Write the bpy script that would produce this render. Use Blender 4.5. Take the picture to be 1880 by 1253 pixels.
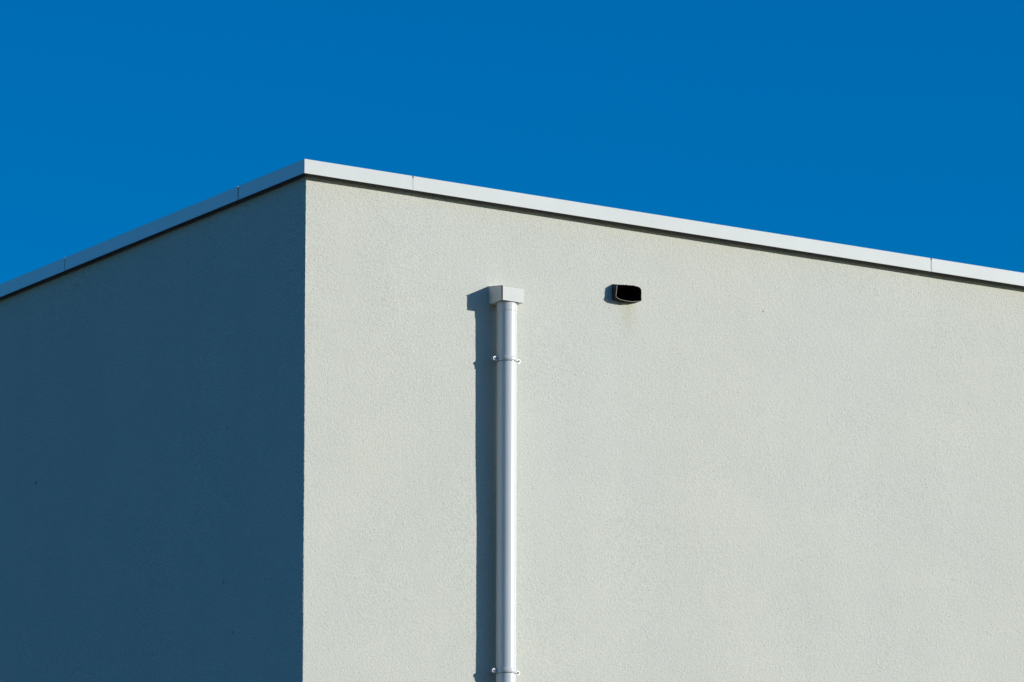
import bpy, bmesh, math
import numpy as np
from mathutils import Vector, Matrix

# ------------------------------------------------------------------ camera, sky, sun, exposure
SC = bpy.context.scene
for o in list(bpy.data.objects):
    bpy.data.objects.remove(o, do_unlink=True)
COL = SC.collection

ROOF = 9.268            # height of the top edge of the coping above the ground
OVER_X, OVER_Y = .036, .049   # how far the coping stands proud of the shaded / sunlit wall
# origin: the wall corner; +X along the sunlit wall, +Y along the shaded wall
CAM_A, CAM_P = math.radians(57.2824), math.radians(12.9822)
cam_d = bpy.data.cameras.new('camera')
cam = bpy.data.objects.new('camera', cam_d); COL.objects.link(cam)
cam_d.sensor_width = 36; cam_d.lens = 36 * 12000 / 1880
cam_d.clip_start = .5; cam_d.clip_end = 6000
cam.location = (-15.0227 - OVER_X, -25.1603 - OVER_Y, ROOF - 7.6183)
cam.rotation_euler = (math.pi / 2 + CAM_P, 0, CAM_A - math.pi / 2)
SC.camera = cam

SUN_TO = Vector((.974, -1, .327)).normalized()          # towards the sun
SUN_EL = math.asin(SUN_TO.z)
world = bpy.data.worlds.new('World'); SC.world = world; world.use_nodes = True
nt = world.node_tree
sky = nt.nodes.new('ShaderNodeTexSky'); sky.sky_type = 'NISHITA'; sky.sun_disc = False
sky.sun_elevation = SUN_EL
sky.sun_rotation = math.atan2(SUN_TO.x, SUN_TO.y)
sky.altitude = 200; sky.air_density = 1.0; sky.dust_density = 0.25; sky.ozone_density = 3.5
hsv = nt.nodes.new('ShaderNodeHueSaturation')
hsv.inputs['Saturation'].default_value = 1.9
hsv.inputs['Hue'].default_value = .5125
nt.links.new(sky.outputs[0], hsv.inputs['Color'])
bg = nt.nodes['Background']; bg.inputs['Strength'].default_value = .136
nt.links.new(hsv.outputs[0], bg.inputs['Color'])

sun_d = bpy.data.lights.new('sun', 'SUN'); sun_d.energy = 4.6; sun_d.angle = math.radians(.53)
sun_d.color = (1, .965, .90)
sun = bpy.data.objects.new('sun', sun_d); COL.objects.link(sun)
sun.rotation_euler = SUN_TO.to_track_quat('Z', 'Y').to_euler()
sun.location = (30, -30, 30)

SC.view_settings.view_transform = 'Standard'; SC.view_settings.look = 'None'
SC.view_settings.exposure = 0; SC.view_settings.gamma = 1; SC.view_settings.use_curve_mapping = False
SC.render.engine = 'CYCLES'
SC.cycles.use_denoising = True; SC.cycles.denoiser = 'OPENIMAGEDENOISE'; SC.cycles.denoising_input_passes = 'RGB_ALBEDO_NORMAL'; SC.cycles.denoising_prefilter = 'ACCURATE'
SC.cycles.max_bounces = 8; SC.cycles.diffuse_bounces = 6

# ------------------------------------------------------------------ helpers
rng = np.random.default_rng(7)

def link(name, me, parent=None, mat=None):
    o = bpy.data.objects.new(name, me); COL.objects.link(o)
    if parent: o.parent = parent
    if mat: me.materials.append(mat)
    return o

def empty(name, loc=(0, 0, 0)):
    o = bpy.data.objects.new(name, None); COL.objects.link(o); o.location = loc
    o.empty_display_size = .2
    return o

def tag(o, label, cat, group=None):
    o['label'] = label; o['category'] = cat
    if group: o['group'] = group

def bm_obj(name, bm, parent=None, mat=None, smooth=False, sharp=35):
    me = bpy.data.meshes.new(name)
    bmesh.ops.recalc_face_normals(bm, faces=bm.faces[:])
    bm.to_mesh(me); bm.free()
    if smooth:
        me.polygons.foreach_set('use_smooth', [True] * len(me.polygons))
        me.set_sharp_from_angle(angle=math.radians(sharp))
    return link(name, me, parent, mat)

def add_box(bm, x0, x1, y0, y1, z0, z1):
    v = [bm.verts.new((x, y, z)) for x in (x0, x1) for y in (y0, y1) for z in (z0, z1)]
    for f in ((0, 1, 3, 2), (4, 6, 7, 5), (0, 4, 5, 1), (2, 3, 7, 6), (0, 2, 6, 4), (1, 5, 7, 3)):
        bm.faces.new([v[i] for i in f])
    return v

def bevel(bm, w, seg=2):
    bmesh.ops.bevel(bm, geom=bm.edges[:], offset=w, segments=seg, profile=.5, affect='EDGES')

def loft(bm, rings, close=True, cap0=False, cap1=False):
    vs = [[bm.verts.new(p) for p in r] for r in rings]
    n = len(vs[0])
    for a, b in zip(vs, vs[1:]):
        for i in range(n if close else n - 1):
            j = (i + 1) % n
            bm.faces.new((a[i], a[j], b[j], b[i]))
    if cap0: bm.faces.new(vs[0])
    if cap1: bm.faces.new(vs[-1])
    return vs

def nodes(name):
    m = bpy.data.materials.new(name); m.use_nodes = True
    t = m.node_tree; b = t.nodes['Principled BSDF']
    return m, t, b

def N(t, kind, **kw):
    n = t.nodes.new(kind)
    for k, v in kw.items():
        if k in n.inputs: n.inputs[k].default_value = v
        else: setattr(n, k, v)
    return n

def ramp(t, src, stops):
    r = t.nodes.new('ShaderNodeValToRGB'); e = r.color_ramp.elements
    while len(e) < len(stops): e.new(.5)
    for el, (p, c) in zip(e, stops):
        el.position = p; el.color = (*c, 1) if len(c) == 3 else c
    t.links.new(src, r.inputs[0]); return r

def mixc(t, fac, a, b, mode='MIX'):
    m = t.nodes.new('ShaderNodeMix'); m.data_type = 'RGBA'; m.blend_type = mode
    for sock, val in ((m.inputs[0], fac), (m.inputs[6], a), (m.inputs[7], b)):
        if hasattr(val, 'is_output'): t.links.new(val, sock)
        elif isinstance(val, (int, float)): sock.default_value = val
        else: sock.default_value = (*val, 1)
    return m.outputs[2]

def math_(t, op, a, b=None, clamp=False):
    m = t.nodes.new('ShaderNodeMath'); m.operation = op; m.use_clamp = clamp
    for sock, val in ((m.inputs[0], a), (m.inputs[1], b)):
        if val is None: continue
        if hasattr(val, 'is_output'): t.links.new(val, sock)
        else: sock.default_value = val
    return m.outputs[0]

# ------------------------------------------------------------------ materials
def stucco(name, spots, streaks=(), film=.32, con=1.0):
    """scraped mineral render: pale grey, fine grain, faint weathering under the coping and the spout"""
    m, t, b = nodes(name)
    tc = N(t, 'ShaderNodeTexCoord').outputs['Object']
    fine = N(t, 'ShaderNodeTexNoise', Scale=190.0, Detail=3.0, Roughness=.6); t.links.new(tc, fine.inputs['Vector'])
    mid = N(t, 'ShaderNodeTexNoise', Scale=2.2, Detail=5.0, Roughness=.55); t.links.new(tc, mid.inputs['Vector'])
    blot = N(t, 'ShaderNodeTexNoise', Scale=.55, Detail=3.0); t.links.new(tc, blot.inputs['Vector'])
    base = mixc(t, ramp(t, mid.outputs[0], [(.32, (0, 0, 0)), (.70, (1, 1, 1))]).outputs[0],
                WALL_A, WALL_B)
    base = mixc(t, ramp(t, blot.outputs[0], [(.35, (0, 0, 0)), (.68, (1, 1, 1))]).outputs[0], base,
                mixc(t, 1.0, base, (1.015, .995, .965), 'MULTIPLY'))
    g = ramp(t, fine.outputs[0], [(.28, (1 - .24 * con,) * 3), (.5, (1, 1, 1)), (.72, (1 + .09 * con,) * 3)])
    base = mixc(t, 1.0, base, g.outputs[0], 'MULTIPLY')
    pore = N(t, 'ShaderNodeTexVoronoi', Scale=105.0, Randomness=1.0); t.links.new(tc, pore.inputs['Vector'])
    pm = N(t, 'ShaderNodeTexNoise', Scale=14.0, Detail=2.0); t.links.new(tc, pm.inputs['Vector'])
    pk = math_(t, 'MULTIPLY', ramp(t, pore.outputs['Distance'], [(.16, (1, 1, 1)), (.34, (0, 0, 0))]).outputs[0],
               ramp(t, pm.outputs[0], [(.40, (.12,) * 3), (.66, (1, 1, 1))]).outputs[0])
    base = mixc(t, math_(t, 'MULTIPLY', pk, .55), base, mixc(t, 1.0, base, (.66, .66, .62), 'MULTIPLY'))
    sep = N(t, 'ShaderNodeSeparateXYZ'); t.links.new(tc, sep.inputs[0])
    # run-off film below the coping drip
    st = N(t, 'ShaderNodeMapping'); st.inputs['Scale'].default_value = (9, 9, .7); t.links.new(tc, st.inputs['Vector'])
    sn = N(t, 'ShaderNodeTexNoise', Scale=1.0, Detail=5.0, Roughness=.65); t.links.new(st.outputs[0], sn.inputs['Vector'])
    down = math_(t, 'MULTIPLY', math_(t, 'SUBTRACT', ROOF, sep.outputs[2]), 5.0)
    fade = math_(t, 'SUBTRACT', 1.15, down, clamp=True)
    fac = math_(t, 'MULTIPLY', fade, ramp(t, sn.outputs[0], [(.35, (.15,) * 3), (.7, (1, 1, 1))]).outputs[0])
    base = mixc(t, math_(t, 'MULTIPLY', fac, film), base, mixc(t, 1.0, base, (.97, .945, .86), 'MULTIPLY'))
    rs = N(t, 'ShaderNodeMapping'); rs.inputs['Scale'].default_value = (3.2, 3.2, .35); t.links.new(tc, rs.inputs['Vector'])
    rn = N(t, 'ShaderNodeTexNoise', Scale=1.0, Detail=6.0, Roughness=.6); t.links.new(rs.outputs[0], rn.inputs['Vector'])
    base = mixc(t, ramp(t, rn.outputs[0], [(.36, (0, 0, 0)), (.70, (1, 1, 1))]).outputs[0], base,
                mixc(t, 1.0, base, (.980, .980, .970), 'MULTIPLY'))
    for (axis, cx, ztop, w, ln, amt) in streaks:
        ax = sep.outputs[axis]
        wob = math_(t, 'MULTIPLY', math_(t, 'SUBTRACT', sn.outputs[0], .5), w * .8)
        dx = math_(t, 'ABSOLUTE', math_(t, 'ADD', math_(t, 'SUBTRACT', ax, cx), wob))
        side = math_(t, 'SUBTRACT', 1.0, math_(t, 'DIVIDE', dx, w), clamp=True)
        dz = math_(t, 'DIVIDE', math_(t, 'SUBTRACT', ztop, sep.outputs[2]), ln)
        vert = math_(t, 'MULTIPLY', math_(t, 'SUBTRACT', 1.0, dz, clamp=True), math_(t, 'GREATER_THAN', dz, -.02))
        base = mixc(t, math_(t, 'MULTIPLY', math_(t, 'MULTIPLY', side, vert), amt), base,
                    mixc(t, 1.0, base, (.80, .77, .60), 'MULTIPLY'))
    # small chips and insect marks
    for (p, sx, sz, tilt, col) in spots:
        mp = N(t, 'ShaderNodeVectorMath', operation='SUBTRACT'); t.links.new(tc, mp.inputs[0]); mp.inputs[1].default_value = p
        rt = N(t, 'ShaderNodeMapping', vector_type='TEXTURE'); t.links.new(mp.outputs[0], rt.inputs['Vector'])
        rt.inputs['Scale'].default_value = (sx, sx, sz)
        rt.inputs['Rotation'].default_value = (tilt, tilt, 0)
        ln = N(t, 'ShaderNodeVectorMath', operation='LENGTH'); t.links.new(rt.outputs[0], ln.inputs[0])
        k = math_(t, 'MULTIPLY', math_(t, 'SUBTRACT', 1.25, ln.outputs['Value']), 2.5, clamp=True)
        base = mixc(t, k, base, col)
    t.links.new(base, b.inputs['Base Color'])
    b.inputs['Roughness'].default_value = .95
    b.inputs['Specular IOR Level'].default_value = .15
    vo = N(t, 'ShaderNodeTexVoronoi', Scale=230.0); t.links.new(tc, vo.inputs['Vector'])
    hsum = math_(t, 'ADD', math_(t, 'MULTIPLY', fine.outputs[0], 1.0), math_(t, 'MULTIPLY', vo.outputs['Distance'], .6))
    bp = N(t, 'ShaderNodeBump', Strength=.5, Distance=.0022); t.links.new(hsum, bp.inputs['Height'])
    t.links.new(bp.outputs[0], b.inputs['Normal'])
    return m

def paint(name, col, rough, dirt=.06, spec=.5, speck=0.0, wob=0.0, metal=0.0, rvar=1, vary=0.0):
    m, t, b = nodes(name)
    tc = N(t, 'ShaderNodeTexCoord').outputs['Object']
    n = N(t, 'ShaderNodeTexNoise', Scale=3.5, Detail=6.0, Roughness=.6); t.links.new(tc, n.inputs['Vector'])
    base = mixc(t, ramp(t, n.outputs[0], [(.35, (0, 0, 0)), (.75, (1, 1, 1))]).outputs[0], col,
                tuple(c * (1 - dirt * f) for c, f in zip(col, (.8, .9, 1.2))))
    if vary:
        oi = N(t, 'ShaderNodeObjectInfo')
        v = math_(t, 'ADD', math_(t, 'MULTIPLY', oi.outputs['Random'], vary), 1 - vary)
        cv = N(t, 'ShaderNodeCombineXYZ')
        for k in range(3): t.links.new(v, cv.inputs[k])
        base = mixc(t, 1.0, base, cv.outputs[0], 'MULTIPLY')
    if speck:
        s = N(t, 'ShaderNodeTexVoronoi', Scale=14.0, Randomness=1.0); t.links.new(tc, s.inputs['Vector'])
        base = mixc(t, ramp(t, s.outputs['Distance'], [(.018, (speck,) * 3), (.034, (0, 0, 0))]).outputs[0],
                    base, (.05, .045, .035))
    t.links.new(base, b.inputs['Base Color'])
    r = ramp(t, n.outputs[0], [(.3, (rough * (1 - .15 * rvar),) * 3), (.7, (rough * (1 + .2 * rvar),) * 3)])
    t.links.new(r.outputs[0], b.inputs['Roughness'])
    b.inputs['Specular IOR Level'].default_value = spec; b.inputs['Metallic'].default_value = metal
    if wob:
        w = N(t, 'ShaderNodeTexNoise', Scale=6.0, Detail=2.0); t.links.new(tc, w.inputs['Vector'])
        bp = N(t, 'ShaderNodeBump', Strength=wob, Distance=.004); t.links.new(w.outputs[0], bp.inputs['Height'])
        t.links.new(bp.outputs[0], b.inputs['Normal'])
    return m

WALL_A, WALL_B = (.546, .557, .500), (.572, .581, .519)
CHIP = (.03, .028, .025)
M_wall_sun = stucco('render_sunlit_side',
    [((2.5784, 0, ROOF - .3836), .0028, .0055, .3, CHIP), ((3.05, 0, ROOF - 1.46), .003, .004, .0, (.42, .42, .38))],
    [(0, 1.79, ROOF - .44, .055, .20, .55), (0, 1.125, ROOF - .56, .022, .09, .5)])
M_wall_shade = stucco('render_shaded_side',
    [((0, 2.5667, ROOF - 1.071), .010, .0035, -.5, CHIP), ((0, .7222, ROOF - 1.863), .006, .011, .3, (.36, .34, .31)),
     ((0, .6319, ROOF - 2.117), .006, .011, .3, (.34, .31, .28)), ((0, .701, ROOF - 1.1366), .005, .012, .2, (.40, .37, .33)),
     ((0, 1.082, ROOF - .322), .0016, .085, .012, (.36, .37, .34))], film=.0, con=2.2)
M_inner = paint('masonry', (.42, .41, .39), .9, spec=.1)
M_coping = paint('coated_aluminium', (.705, .705, .628), .06, dirt=.06, spec=1.0, speck=.8, rvar=0, vary=.035)
M_pipe = paint('painted_pipe', (.63, .645, .63), .24, dirt=.05, spec=.6)
M_box = paint('painted_sheet', (.66, .67, .62), .6, dirt=.08, spec=.10, speck=.5)
M_back = paint('coping_inner_shade', (.16, .16, .155), .7, spec=.2)  # dark grey for the coping's inner faces, shade put into the colour
M_joint = paint('joint_plate_grey', (.30, .31, .31), .5)
M_steel = paint('galvanised', (.62, .64, .65), .3, spec=.7)
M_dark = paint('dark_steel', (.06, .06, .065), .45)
M_rubber = paint('bitumen_sleeve', (.030, .024, .022), .7, dirt=.3, spec=.3)
M_bore = paint('bitumen_bore', (.012, .011, .010), .9, spec=.1)
M_cut = paint('sleeve_cut_edge', (.42, .40, .37), .6, dirt=.3)
M_roof = paint('bitumen_roofing', (.12, .12, .12), .9)

m, t, b = nodes('ground')
tc = N(t, 'ShaderNodeTexCoord').outputs['Object']
n1 = N(t, 'ShaderNodeTexNoise', Scale=.4, Detail=8.0); t.links.new(tc, n1.inputs['Vector'])
n2 = N(t, 'ShaderNodeTexNoise', Scale=30.0, Detail=6.0); t.links.new(tc, n2.inputs['Vector'])
c = mixc(t, ramp(t, n1.outputs[0], [(.4, (0, 0, 0)), (.6, (1, 1, 1))]).outputs[0], (.026, .027, .028), (.036, .036, .036))
c = mixc(t, .5, c, mixc(t, 1.0, c, n2.outputs[1], 'MULTIPLY'))
t.links.new(c, b.inputs['Base Color']); b.inputs['Roughness'].default_value = .95
M_ground = m

# ------------------------------------------------------------------ ground
bm = bmesh.new()
R0 = 2500
gv = [bm.verts.new(p) for p in ((-R0, -R0, 0), (R0, -R0, 0), (R0, R0, 0), (-R0, R0, 0))]
bm.faces.new(gv)
g = bm_obj('ground', bm, None, M_ground); g['kind'] = 'structure'

# ------------------------------------------------------------------ the building
LX, LY = 13.8, 11.0
building = empty('flat_roofed_building')
tag(building, 'pale rendered flat-roofed building with white metal roof edging, one side sunlit, one in shade', 'building')

# overflow sleeve outline in the wall plane (x, z below the coping top)
SL_WALL = [(1.7036, -.3617), (1.750, -.3607), (1.800, -.3605), (1.838, -.3635), (1.8435, -.372),
           (1.844, -.400), (1.8435, -.433), (1.838, -.4375), (1.790, -.4395), (1.740, -.4405), (1.7035, -.4385), (1.7015, -.400)]
SL_FRONT = [(1.7050, -.3715), (1.756, -.3660), (1.800, -.3640), (1.828, -.3685), (1.8440, -.3790),
            (1.8425, -.405), (1.8430, -.4345), (1.834, -.4395), (1.771, -.4450), (1.7182, -.4440), (1.6950, -.4314), (1.7010, -.400)]

def resample(poly, n):
    p = np.array(poly + poly[:1]); out = []
    segs = len(poly); per = n // segs
    for i in range(segs):
        for k in range(per):
            out.append(p[i] + (p[i + 1] - p[i]) * k / per)
    return np.array(out)

def inset(poly, d):
    p = np.asarray(poly); c = p.mean(0); out = []
    n = len(p)
    for i in range(n):
        tvec = p[(i + 1) % n] - p[i - 1]; tvec = tvec / np.linalg.norm(tvec)
        nn = np.array([-tvec[1], tvec[0]])
        if np.dot(nn, c - p[i]) < 0: nn = -nn
        out.append(p[i] + nn * d)
    return np.array(out)

def inside(px, pz, poly):
    res = np.zeros(px.shape, bool); n = len(poly)
    for i in range(n):
        x0, z0 = poly[i]; x1, z1 = poly[(i + 1) % n]
        c = ((z0 > pz) != (z1 > pz))
        with np.errstate(divide='ignore', invalid='ignore'):
            xi = (x1 - x0) * (pz - z0) / (z1 - z0) + x0
        res ^= c & (px < xi)
    return res

def smooth_noise(nz, nx, cell_z, cell_x):
    """band-limited value noise on a grid, about unit variance"""
    gz, gx = int(nz / cell_z) + 4, int(nx / cell_x) + 4
    g = rng.standard_normal((gz, gx))
    z = np.arange(nz) / cell_z; x = np.arange(nx) / cell_x
    z0 = z.astype(int); x0 = x.astype(int)
    fz = z - z0; fx = x - x0
    fz = (fz * fz * (3 - 2 * fz))[:, None]; fx = (fx * fx * (3 - 2 * fx))[None, :]
    a = g[z0][:, x0]; b_ = g[z0][:, x0 + 1]; c = g[z0 + 1][:, x0]; d = g[z0 + 1][:, x0 + 1]
    r = (a * (1 - fx) + b_ * fx) * (1 - fz) + (c * (1 - fx) + d * fx) * fz
    return r / r.std()

Z_TOP, Z_FINE, DZ = -.022, -2.62, .0042
zs = np.concatenate([np.arange(Z_TOP, Z_FINE, -DZ), np.linspace(Z_FINE - .01, -ROOF, 24)])
NZF = int((zs >= Z_FINE).sum())
edge_n = np.zeros((len(zs), 2))
e1 = rng.standard_normal((len(zs), 2)); e1 = (e1 + np.roll(e1, 1, 0)) * .7
edge_n[:NZF] = (np.abs(e1) * .0008 + .0002)[:NZF]
slow = np.interp(np.arange(len(zs)), np.arange(0, len(zs) + 60, 60), rng.standard_normal(len(np.arange(0, len(zs) + 60, 60)))) * .0002
edge_n[:NZF, 0] += slow[:NZF]

def wall_grid(name, fine_to, du, length, axis, mat, hole=None, grain=.00042):
    us = np.concatenate([[0, .0012, .003], np.arange(.003 + du, fine_to, du), np.linspace(fine_to + .01, length, 16)])
    nu, nz = len(us), len(zs)
    h = np.zeros((nz, nu))
    nuf = int((us <= fine_to).sum())
    f = grain * smooth_noise(NZF, nuf, 1.0, 1.0)
    f += .00012 * smooth_noise(NZF, nuf, 22, 22 * .0042 / du) + .0008 * smooth_noise(NZF, nuf, 95, 110 * .0042 / du)
    # fade to flat at the limits of the fine zone
    fz = np.clip((NZF - 1 - np.arange(NZF)) / 20, 0, 1)[:, None]; fx = np.clip((nuf - 1 - np.arange(nuf)) / 20, 0, 1)[None, :]
    h[:NZF, :nuf] = f * fz * fx
    U, Zg = np.meshgrid(us, zs)
    out = -h                                  # displacement along the inward normal
    # the arris: slightly rounded and ragged
    rnd = np.where(us < .0029, (.003 - us) / .003, 0)[None, :]
    out += rnd ** 2 * .0009
    along = U.copy()
    ci = 0 if axis == 'x' else 1
    out[:, 0] = edge_n[:, 1 - ci] + .0009; along[:, 0] = edge_n[:, ci] + .0009
    along[:, 1] = along[:, 0] + .0010; out[:, 1] = out[:, 0] * .45
    along[:, 2] = np.maximum(along[:, 1] + .001, .0032)
    co = np.empty((nz * nu, 3), np.float32)
    if axis == 'x': co[:, 0] = along.ravel(); co[:, 1] = out.ravel()
    else: co[:, 1] = along.ravel(); co[:, 0] = out.ravel()
    co[:, 2] = Zg.ravel() + ROOF
    i = np.arange(nz * nu, dtype=np.int32).reshape(nz, nu)
    q = np.stack([i[:-1, :-1], i[1:, :-1], i[1:, 1:], i[:-1, 1:]], -1)
    if axis == 'y': q = q[..., ::-1]
    keep = np.ones(q.shape[:2], bool)
    if hole is not None:
        keep &= ~inside((U[:-1, :-1] + U[1:, 1:]) / 2, (Zg[:-1, :-1] + Zg[1:, 1:]) / 2, hole)
    q = q[keep].reshape(-1, 4)
    # body of the wall behind the render
    T0, T1 = .014, .30
    if axis == 'x':
        boxes = [(T0, 1.66, T0, T1, 0, ROOF - .03), (1.90, length, T0, T1, 0, ROOF - .03),
                 (1.66, 1.90, T0, T1, 0, ROOF - .48), (1.66, 1.90, T0, T1, ROOF - .33, ROOF - .03)]
    else:
        boxes = [(T0, T1, .302, length, 0, ROOF - .03)]
    bv, bf = [], []
    for (x0, x1, y0, y1, z0, z1) in boxes:
        k = len(co) + len(bv)
        bv += [(x, y, z) for x in (x0, x1) for y in (y0, y1) for z in (z0, z1)]
        bf += [[k + a for a in fc] for fc in ((0, 1, 3, 2), (4, 6, 7, 5), (0, 4, 5, 1), (2, 3, 7, 6), (0, 2, 6, 4), (1, 5, 7, 3))]
    co = np.concatenate([co, np.array(bv, np.float32)]); q = np.concatenate([q, np.array(bf, np.int32)])
    me = bpy.data.meshes.new(name)
    me.vertices.add(len(co)); me.vertices.foreach_set('co', co.ravel())
    me.loops.add(len(q) * 4); me.loops.foreach_set('vertex_index', q.astype(np.int32).ravel())
    me.polygons.add(len(q)); me.polygons.foreach_set('loop_start', np.arange(0, len(q) * 4, 4, dtype=np.int32))
    me.update(calc_edges=True)
    sm = np.ones(len(q), bool); sm[-len(bf):] = False
    me.polygons.foreach_set('use_smooth', sm)
    o = link('wall', me, building, mat)
    me.materials.append(M_inner)
    mi = np.zeros(len(q), np.int32); mi[-len(bf):] = 1
    me.polygons.foreach_set('material_index', mi)
    me.validate()
    return o

w = wall_grid('wall', 4.30, .0042, LX, 'x', M_wall_sun, hole=inset(SL_WALL, .0022))
w['label'] = 'sunlit pale grey rendered wall with fine grain'
w = wall_grid('wall', 2.80, .0068, LY, 'y', M_wall_shade, grain=.0008)
w['label'] = 'shaded rendered wall that looks deep blue'
for (x0, x1, y0, y1) in ((LX - .3, LX, .302, LY), (.302, LX - .302, LY - .3, LY)):
    bm = bmesh.new(); add_box(bm, x0, x1, y0, y1, 0, ROOF - .03); bm_obj('wall', bm, building, M_wall_sun)
bm = bmesh.new(); add_box(bm, .302, LX - .302, .302, LY - .302, ROOF - .65, ROOF - .35)
bm_obj('roof', bm, building, M_roof)

# coping: folded sheet, swept along straight runs; the corner piece is mitred
FH = .0693
PROF = [(-.40, -.020), (-.40, -.0165), (-.003, .0000), (-.0008, -.0006), (0, -.0028),
        (0, -FH + .005), (.0022, -FH + .0006), (.0018, -FH), (-.0012, -FH + .0042),
        (-.0018, -.0060), (-.0055, -.0026), (-.398, -.0185)]          # (outwards, height)
TAB = [(0, -.0110), (0, -FH + .005), (.0022, -FH + .0006), (.0018, -FH), (-.0012, -FH + .0042), (-.0018, -.0110)]

def ring_x(x, prof, corner=False):
    # sunlit run, outwards = -Y ; at the corner the mitre pushes outwards to -X as well
    return [((-OVER_X - a) if corner else x, -OVER_Y - a, ROOF + z) for a, z in prof]

def ring_y(y, prof):
    return [(-OVER_X - a, y, ROOF + z) for a, z in prof]

def coping_piece(rings, tabs):
    bm = bmesh.new()
    loft(bm, rings, cap0=True, cap1=True)
    for r in tabs: loft(bm, r, cap0=True, cap1=True)
    o = bm_obj('coping_panel', bm, building, M_coping)
    o.data.materials.append(M_back)              # inner side in primer grey, darkened to deepen the shade under the coping
    nout = len(PROF)
    for p in o.data.polygons:
        if p.index < nout * (len(rings) - 1) and p.index % nout in (8, 9, 10): p.material_index = 1
    return o

NOTCH, NOTCH_Y = .0030, .0006
X1, X2 = .5905 - OVER_X, 3.5906 - OVER_X          # seams of the sunlit run
Y1, Y2 = .6073 - OVER_Y, 2.2911 - OVER_Y          # seams of the shaded run
seams_x = [X1, X2, X2 + 3.0, X2 + 6.0]; gap_x = [.0010, .0028, .0015, .0015]
seams_y = [Y1, Y2, Y2 + 1.684, Y2 + 3.368, Y2 + 5.052]; gap_y = [.0062, .0046, .004, .004, .004]

a, b_ = X1 - gap_x[0] / 2, Y1 - gap_y[0] / 2
coping_piece([ring_y(b_ - NOTCH_Y, PROF), ring_x(0, PROF, True), ring_x(a - NOTCH, PROF)],
             [[ring_x(a - NOTCH - .0004, TAB), ring_x(a, TAB)], [ring_y(b_ - NOTCH_Y - .0004, TAB), ring_y(b_, TAB)]])
for i, s in enumerate(seams_x):
    e = seams_x[i + 1] - gap_x[i + 1] / 2 if i + 1 < len(seams_x) else LX + OVER_X
    s0 = s + gap_x[i] / 2
    coping_piece([ring_x(s0 + NOTCH, PROF), ring_x(e - NOTCH, PROF)],
                 [[ring_x(s0, TAB), ring_x(s0 + NOTCH + .0004, TAB)], [ring_x(e - NOTCH - .0004, TAB), ring_x(e, TAB)]])
for i, s in enumerate(seams_y):
    e = seams_y[i + 1] - gap_y[i + 1] / 2 if i + 1 < len(seams_y) else LY + OVER_Y
    s0 = s + gap_y[i] / 2
    coping_piece([ring_y(s0 + NOTCH_Y, PROF), ring_y(e - NOTCH_Y, PROF)],
                 [[ring_y(s0, TAB), ring_y(s0 + NOTCH_Y + .0004, TAB)], [ring_y(e - NOTCH_Y - .0004, TAB), ring_y(e, TAB)]])
for s in seams_x:
    bm = bmesh.new(); add_box(bm, s - .05, s + .05, -OVER_Y + .0025, -OVER_Y + .0040, ROOF - FH + .006, ROOF - .010)
    bm_obj('joint_plate', bm, building, M_joint)
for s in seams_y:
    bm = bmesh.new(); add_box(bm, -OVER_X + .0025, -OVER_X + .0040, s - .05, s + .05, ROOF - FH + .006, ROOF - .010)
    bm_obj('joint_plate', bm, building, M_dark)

# ------------------------------------------------------------------ overflow spout
spout = empty('overflow_spout', (1.772, 0, ROOF - .40))
tag(spout, 'short black overflow spout with ragged pale rim sticking out of the sunlit wall', 'spout')
nS = 60
def ring3(p2, y, jit=0.0):
    yy = np.full(len(p2), y) if np.isscalar(y) else y
    return [(float(px) - 1.772, float(v), float(pz) + .40) for (px, pz), v in zip(p2, yy)]
oW = resample(SL_WALL, nS); oF = resample(SL_FRONT, nS)
jj = rng.standard_normal((nS, 2)); jj = (jj + np.roll(jj, 1, 0) + np.roll(jj, 2, 0)) / 1.7
oF = oF + jj * .0007
yF = -.043 + (lambda q: (q + np.roll(q, 1) + np.roll(q, 2) + np.roll(q, 3)) / 2)(rng.standard_normal(nS)) * .0012
oM = (oW + oF) / 2 + rng.standard_normal((nS, 2)) * .0003
iF, iM, iW = inset(oF, .0012), inset(oM, .0030), inset(oW, .0050)
bm = bmesh.new()
loft(bm, [ring3(oW, .030), ring3(oW, .0), ring3(oM, -.022), ring3(oF, yF + .0012)])
bm_obj('sleeve', bm, spout, M_rubber, smooth=True, sharp=40)
bm = bmesh.new()
loft(bm, [ring3(oF, yF + .0012), ring3(oF, yF), ring3(iF, yF), ring3(iF, yF + .0012)])
bm_obj('rim', bm, spout, M_cut)
bm = bmesh.new()
loft(bm, [ring3(iF, yF + .0012), ring3(iM, -.022), ring3(iW, .0), ring3(iW, .28)], cap1=True)
bm_obj('bore', bm, spout, M_bore, smooth=True, sharp=40)

# ------------------------------------------------------------------ downpipe with outlet box and clamps
PX, PR = 1.0635, .0469
def pipe_y(z):                                   # z below the coping top; the pipe is a hair out of plumb
    return -(.0687 + (.063 - .0687) * (min(-z, 2.62) - .69) / (2.168 - .69))
downpipe = empty('downpipe', (PX, pipe_y(-9), 0))
tag(downpipe, 'white round downpipe with square outlet box and two clamps on the sunlit wall', 'downpipe')
OX, OY = PX, pipe_y(-9)
def circ(r, z, n=64, x=None, y=None):
    cx = (PX if x is None else x) - OX; cy = (pipe_y(z) if y is None else y) - OY
    return [(cx + r * math.cos(2 * math.pi * k / n), cy + r * math.sin(2 * math.pi * k / n), z + ROOF) for k in range(n)]
bm = bmesh.new()
zz = [-.575, -1.0, -1.5, -2.0, -2.62, -5, -ROOF + .012]
loft(bm, [circ(PR - .0016, -.56)] + [circ(PR, z) for z in zz], cap1=True)
bm_obj('pipe', bm, downpipe, M_pipe, smooth=True)
bm = bmesh.new()
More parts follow.
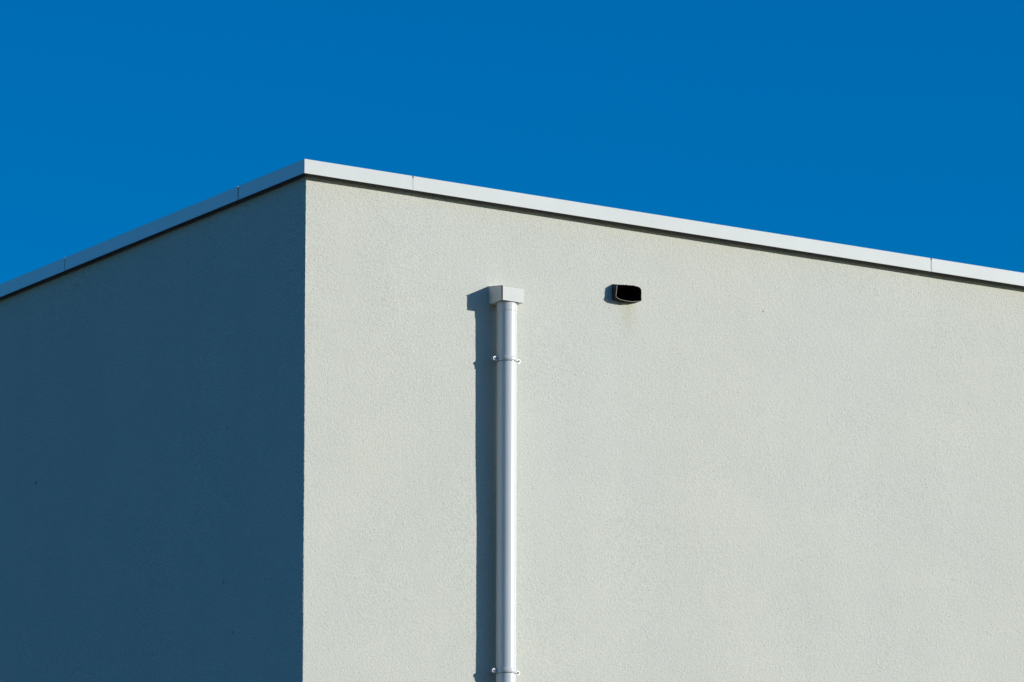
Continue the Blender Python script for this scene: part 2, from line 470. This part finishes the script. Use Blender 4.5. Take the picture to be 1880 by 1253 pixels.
loft(bm, [circ(PR - .0010, -.530), circ(PR + .0016, -.534), circ(PR + .0018, -.5885), circ(PR + .0016, -.5910), circ(PR + .0008, -.5945), circ(PR - .0004, -.5965)])
bm_obj('socket', bm, downpipe, M_pipe, smooth=True, sharp=60)

# outlet box: folded sheet, sloping lid, open joint between side and front
BX0, BX1, BD, BZB, BZT, BZF = 1.0038, 1.1238, .124, -.5515, -.4650, -.4840
def q_box(bm, pts, th):                          # a thin plate from 4 outline points pushed along th
    a = [bm.verts.new((p[0] - OX, p[1] - OY, p[2] + ROOF)) for p in pts]
    b2 = [bm.verts.new((p[0] + th[0] - OX, p[1] + th[1] - OY, p[2] + th[2] + ROOF)) for p in pts]
    bm.faces.new(a); bm.faces.new(b2[::-1])
    for i in range(4):
        j = (i + 1) % 4; bm.faces.new((a[i], b2[i], b2[j], a[j]))
T = .0015
bm = bmesh.new()
for x, d in ((BX0, T), (BX1, -T)):               # cheeks
    q_box(bm, [(x, .001, BZB), (x, .001, BZT), (x, -BD + (0.0085 if d > 0 else .0024), BZF), (x, -BD + (0.0085 if d > 0 else .0024), BZB)], (d, 0, 0))
q_box(bm, [(BX0 - .001, .001, BZT + .0003), (BX1 + .001, .001, BZT + .0003), (BX1 + .001, -BD - .0016, BZF - .0002), (BX0 - .001, -BD - .0016, BZF - .0002)], (0, 0, T))
box = bm_obj('outlet_box', bm, downpipe, M_box)
bm = bmesh.new()                                 # front plate, pulled a hair off the left cheek
q_box(bm, [(BX0 + .0022, -BD, BZB - .0012), (BX1 + .0002, -BD, BZB - .0022), (BX1 + .0002, -BD, BZF - .0006), (BX0 + .0022, -BD, BZF - .0006)], (0, T, 0))
bm_obj('front_panel', bm, box, M_box)
# floor with the pipe hole
bm = bmesh.new(); n = 64; z0 = BZB + .003
cy = pipe_y(BZB)
outer = []
for k in range(n):
    an = 2 * math.pi * k / n; cx_, sy_ = math.cos(an), math.sin(an)
    hx = (BX1 - .002 - PX) if cx_ > 0 else (PX - BX0 - .002)
    hy = (-.0005 - cy) if sy_ > 0 else (BD - .003 + cy)
    s = min(hx / abs(cx_) if abs(cx_) > 1e-6 else 9, hy / abs(sy_) if abs(sy_) > 1e-6 else 9)
    outer.append((PX + cx_ * s - OX, cy + sy_ * s - OY))
inner = [(PX + (PR + .004) * math.cos(2 * math.pi * k / n) - OX, cy + (PR + .004) * math.sin(2 * math.pi * k / n) - OY) for k in range(n)]
loft(bm, [[(x, y, z0 + ROOF) for x, y in outer], [(x, y, z0 + ROOF) for x, y in inner],
          [(x, y, z0 + T + ROOF) for x, y in inner], [(x, y, z0 + T + ROOF) for x, y in outer]])
bm_obj('floor_plate', bm, box, M_box)
bm = bmesh.new()                                 # small rivet head on the lid fold
bmesh.ops.create_uvsphere(bm, u_segments=10, v_segments=6, radius=.003, matrix=Matrix.Translation((BX0 + .004 - OX, -.085 - OY, BZF + .0065 + ROOF)))
bm_obj('rivet', bm, box, M_box, smooth=True)

# clamps
def cyl(bm, p, d, r, ln, n=14):
    d = Vector(d).normalized(); a = d.orthogonal().normalized(); b2 = d.cross(a)
    p = Vector(p)
    loft(bm, [[p + (a * math.cos(2 * math.pi * k / n) + b2 * math.sin(2 * math.pi * k / n)) * r + d * s for k in range(n)] for s in (0, ln)], cap0=True, cap1=True)

def clamp(z):
    H2 = .0112; cy = pipe_y(z); zc = z + ROOF
    bm = bmesh.new()
    ri, ro = PR + .0023, PR + .0044
    L = lambda r, dz: [(PX - OX + r * math.cos(2 * math.pi * k / 64), cy - OY + r * math.sin(2 * math.pi * k / 64), zc + dz) for k in range(64)]
    loft(bm, [L(ri, -H2), L(ro - .0006, -H2), L(ro, -H2 + .0006), L(ro, H2 - .0006), L(ro - .0006, H2), L(ri, H2), L(ri, -H2)])
    band = bm_obj('pipe_clamp', bm, downpipe, M_pipe, smooth=True, sharp=50)
    bm = bmesh.new()                             # rubber lining, peeping out below the band
    loft(bm, [L(PR + .0002, -H2 - .0011), L(PR + .0018, -H2 - .0011), L(PR + .0018, H2 + .0004), L(PR + .0002, H2 + .0004)])
    bm_obj('lining', bm, band, M_rubber, smooth=True, sharp=50)
    for s in (-1, 1):
        for yy in (-.0020, .0085):               # two lugs a side, rounded ends, bolted together
            bm = bmesh.new(); x0, x1 = PR * .95, PR + .0295
            out = [(x0, -H2 + .001), (x1 - .008, -H2 + .001)] + [(x1 - .009 + .009 * math.sin(q), -(H2 - .001) * math.cos(q)) for q in np.linspace(.25, math.pi - .25, 9)] + [(x1 - .008, H2 - .001), (x0, H2 - .001)]
            loft(bm, [[(PX - OX + s * x, cy - OY + yy + dy, zc + zq) for x, zq in out] for dy in (0, .003)], cap0=True, cap1=True)
            bm_obj('lug', bm, band, M_pipe)
        bm = bmesh.new()
        bxp = PX - OX + s * (PR + .0175)
        cyl(bm, (bxp, cy - OY - .0070, zc), (0, 1, 0), .0052, .005, 6)
        cyl(bm, (bxp, cy - OY - .0020, zc), (0, 1, 0), .0030, .022, 10)
        bm_obj('bolt', bm, band, M_dark)
    bm = bmesh.new(); an = math.radians(-52)
    cyl(bm, (PX - OX + (ro - .001) * math.cos(an), cy - OY + (ro - .001) * math.sin(an), zc + .001), (math.cos(an), math.sin(an), 0), .0021, .0022, 10)
    bm_obj('rivet', bm, band, M_dark)
    bm = bmesh.new(); cyl(bm, (PX - OX, cy - OY + PR + .001, zc), (0, 1, 0), .004, -cy - PR + .02, 10)
    bm_obj('wall_stud', bm, band, M_steel)
clamp(-.8236)
clamp(-2.3052)
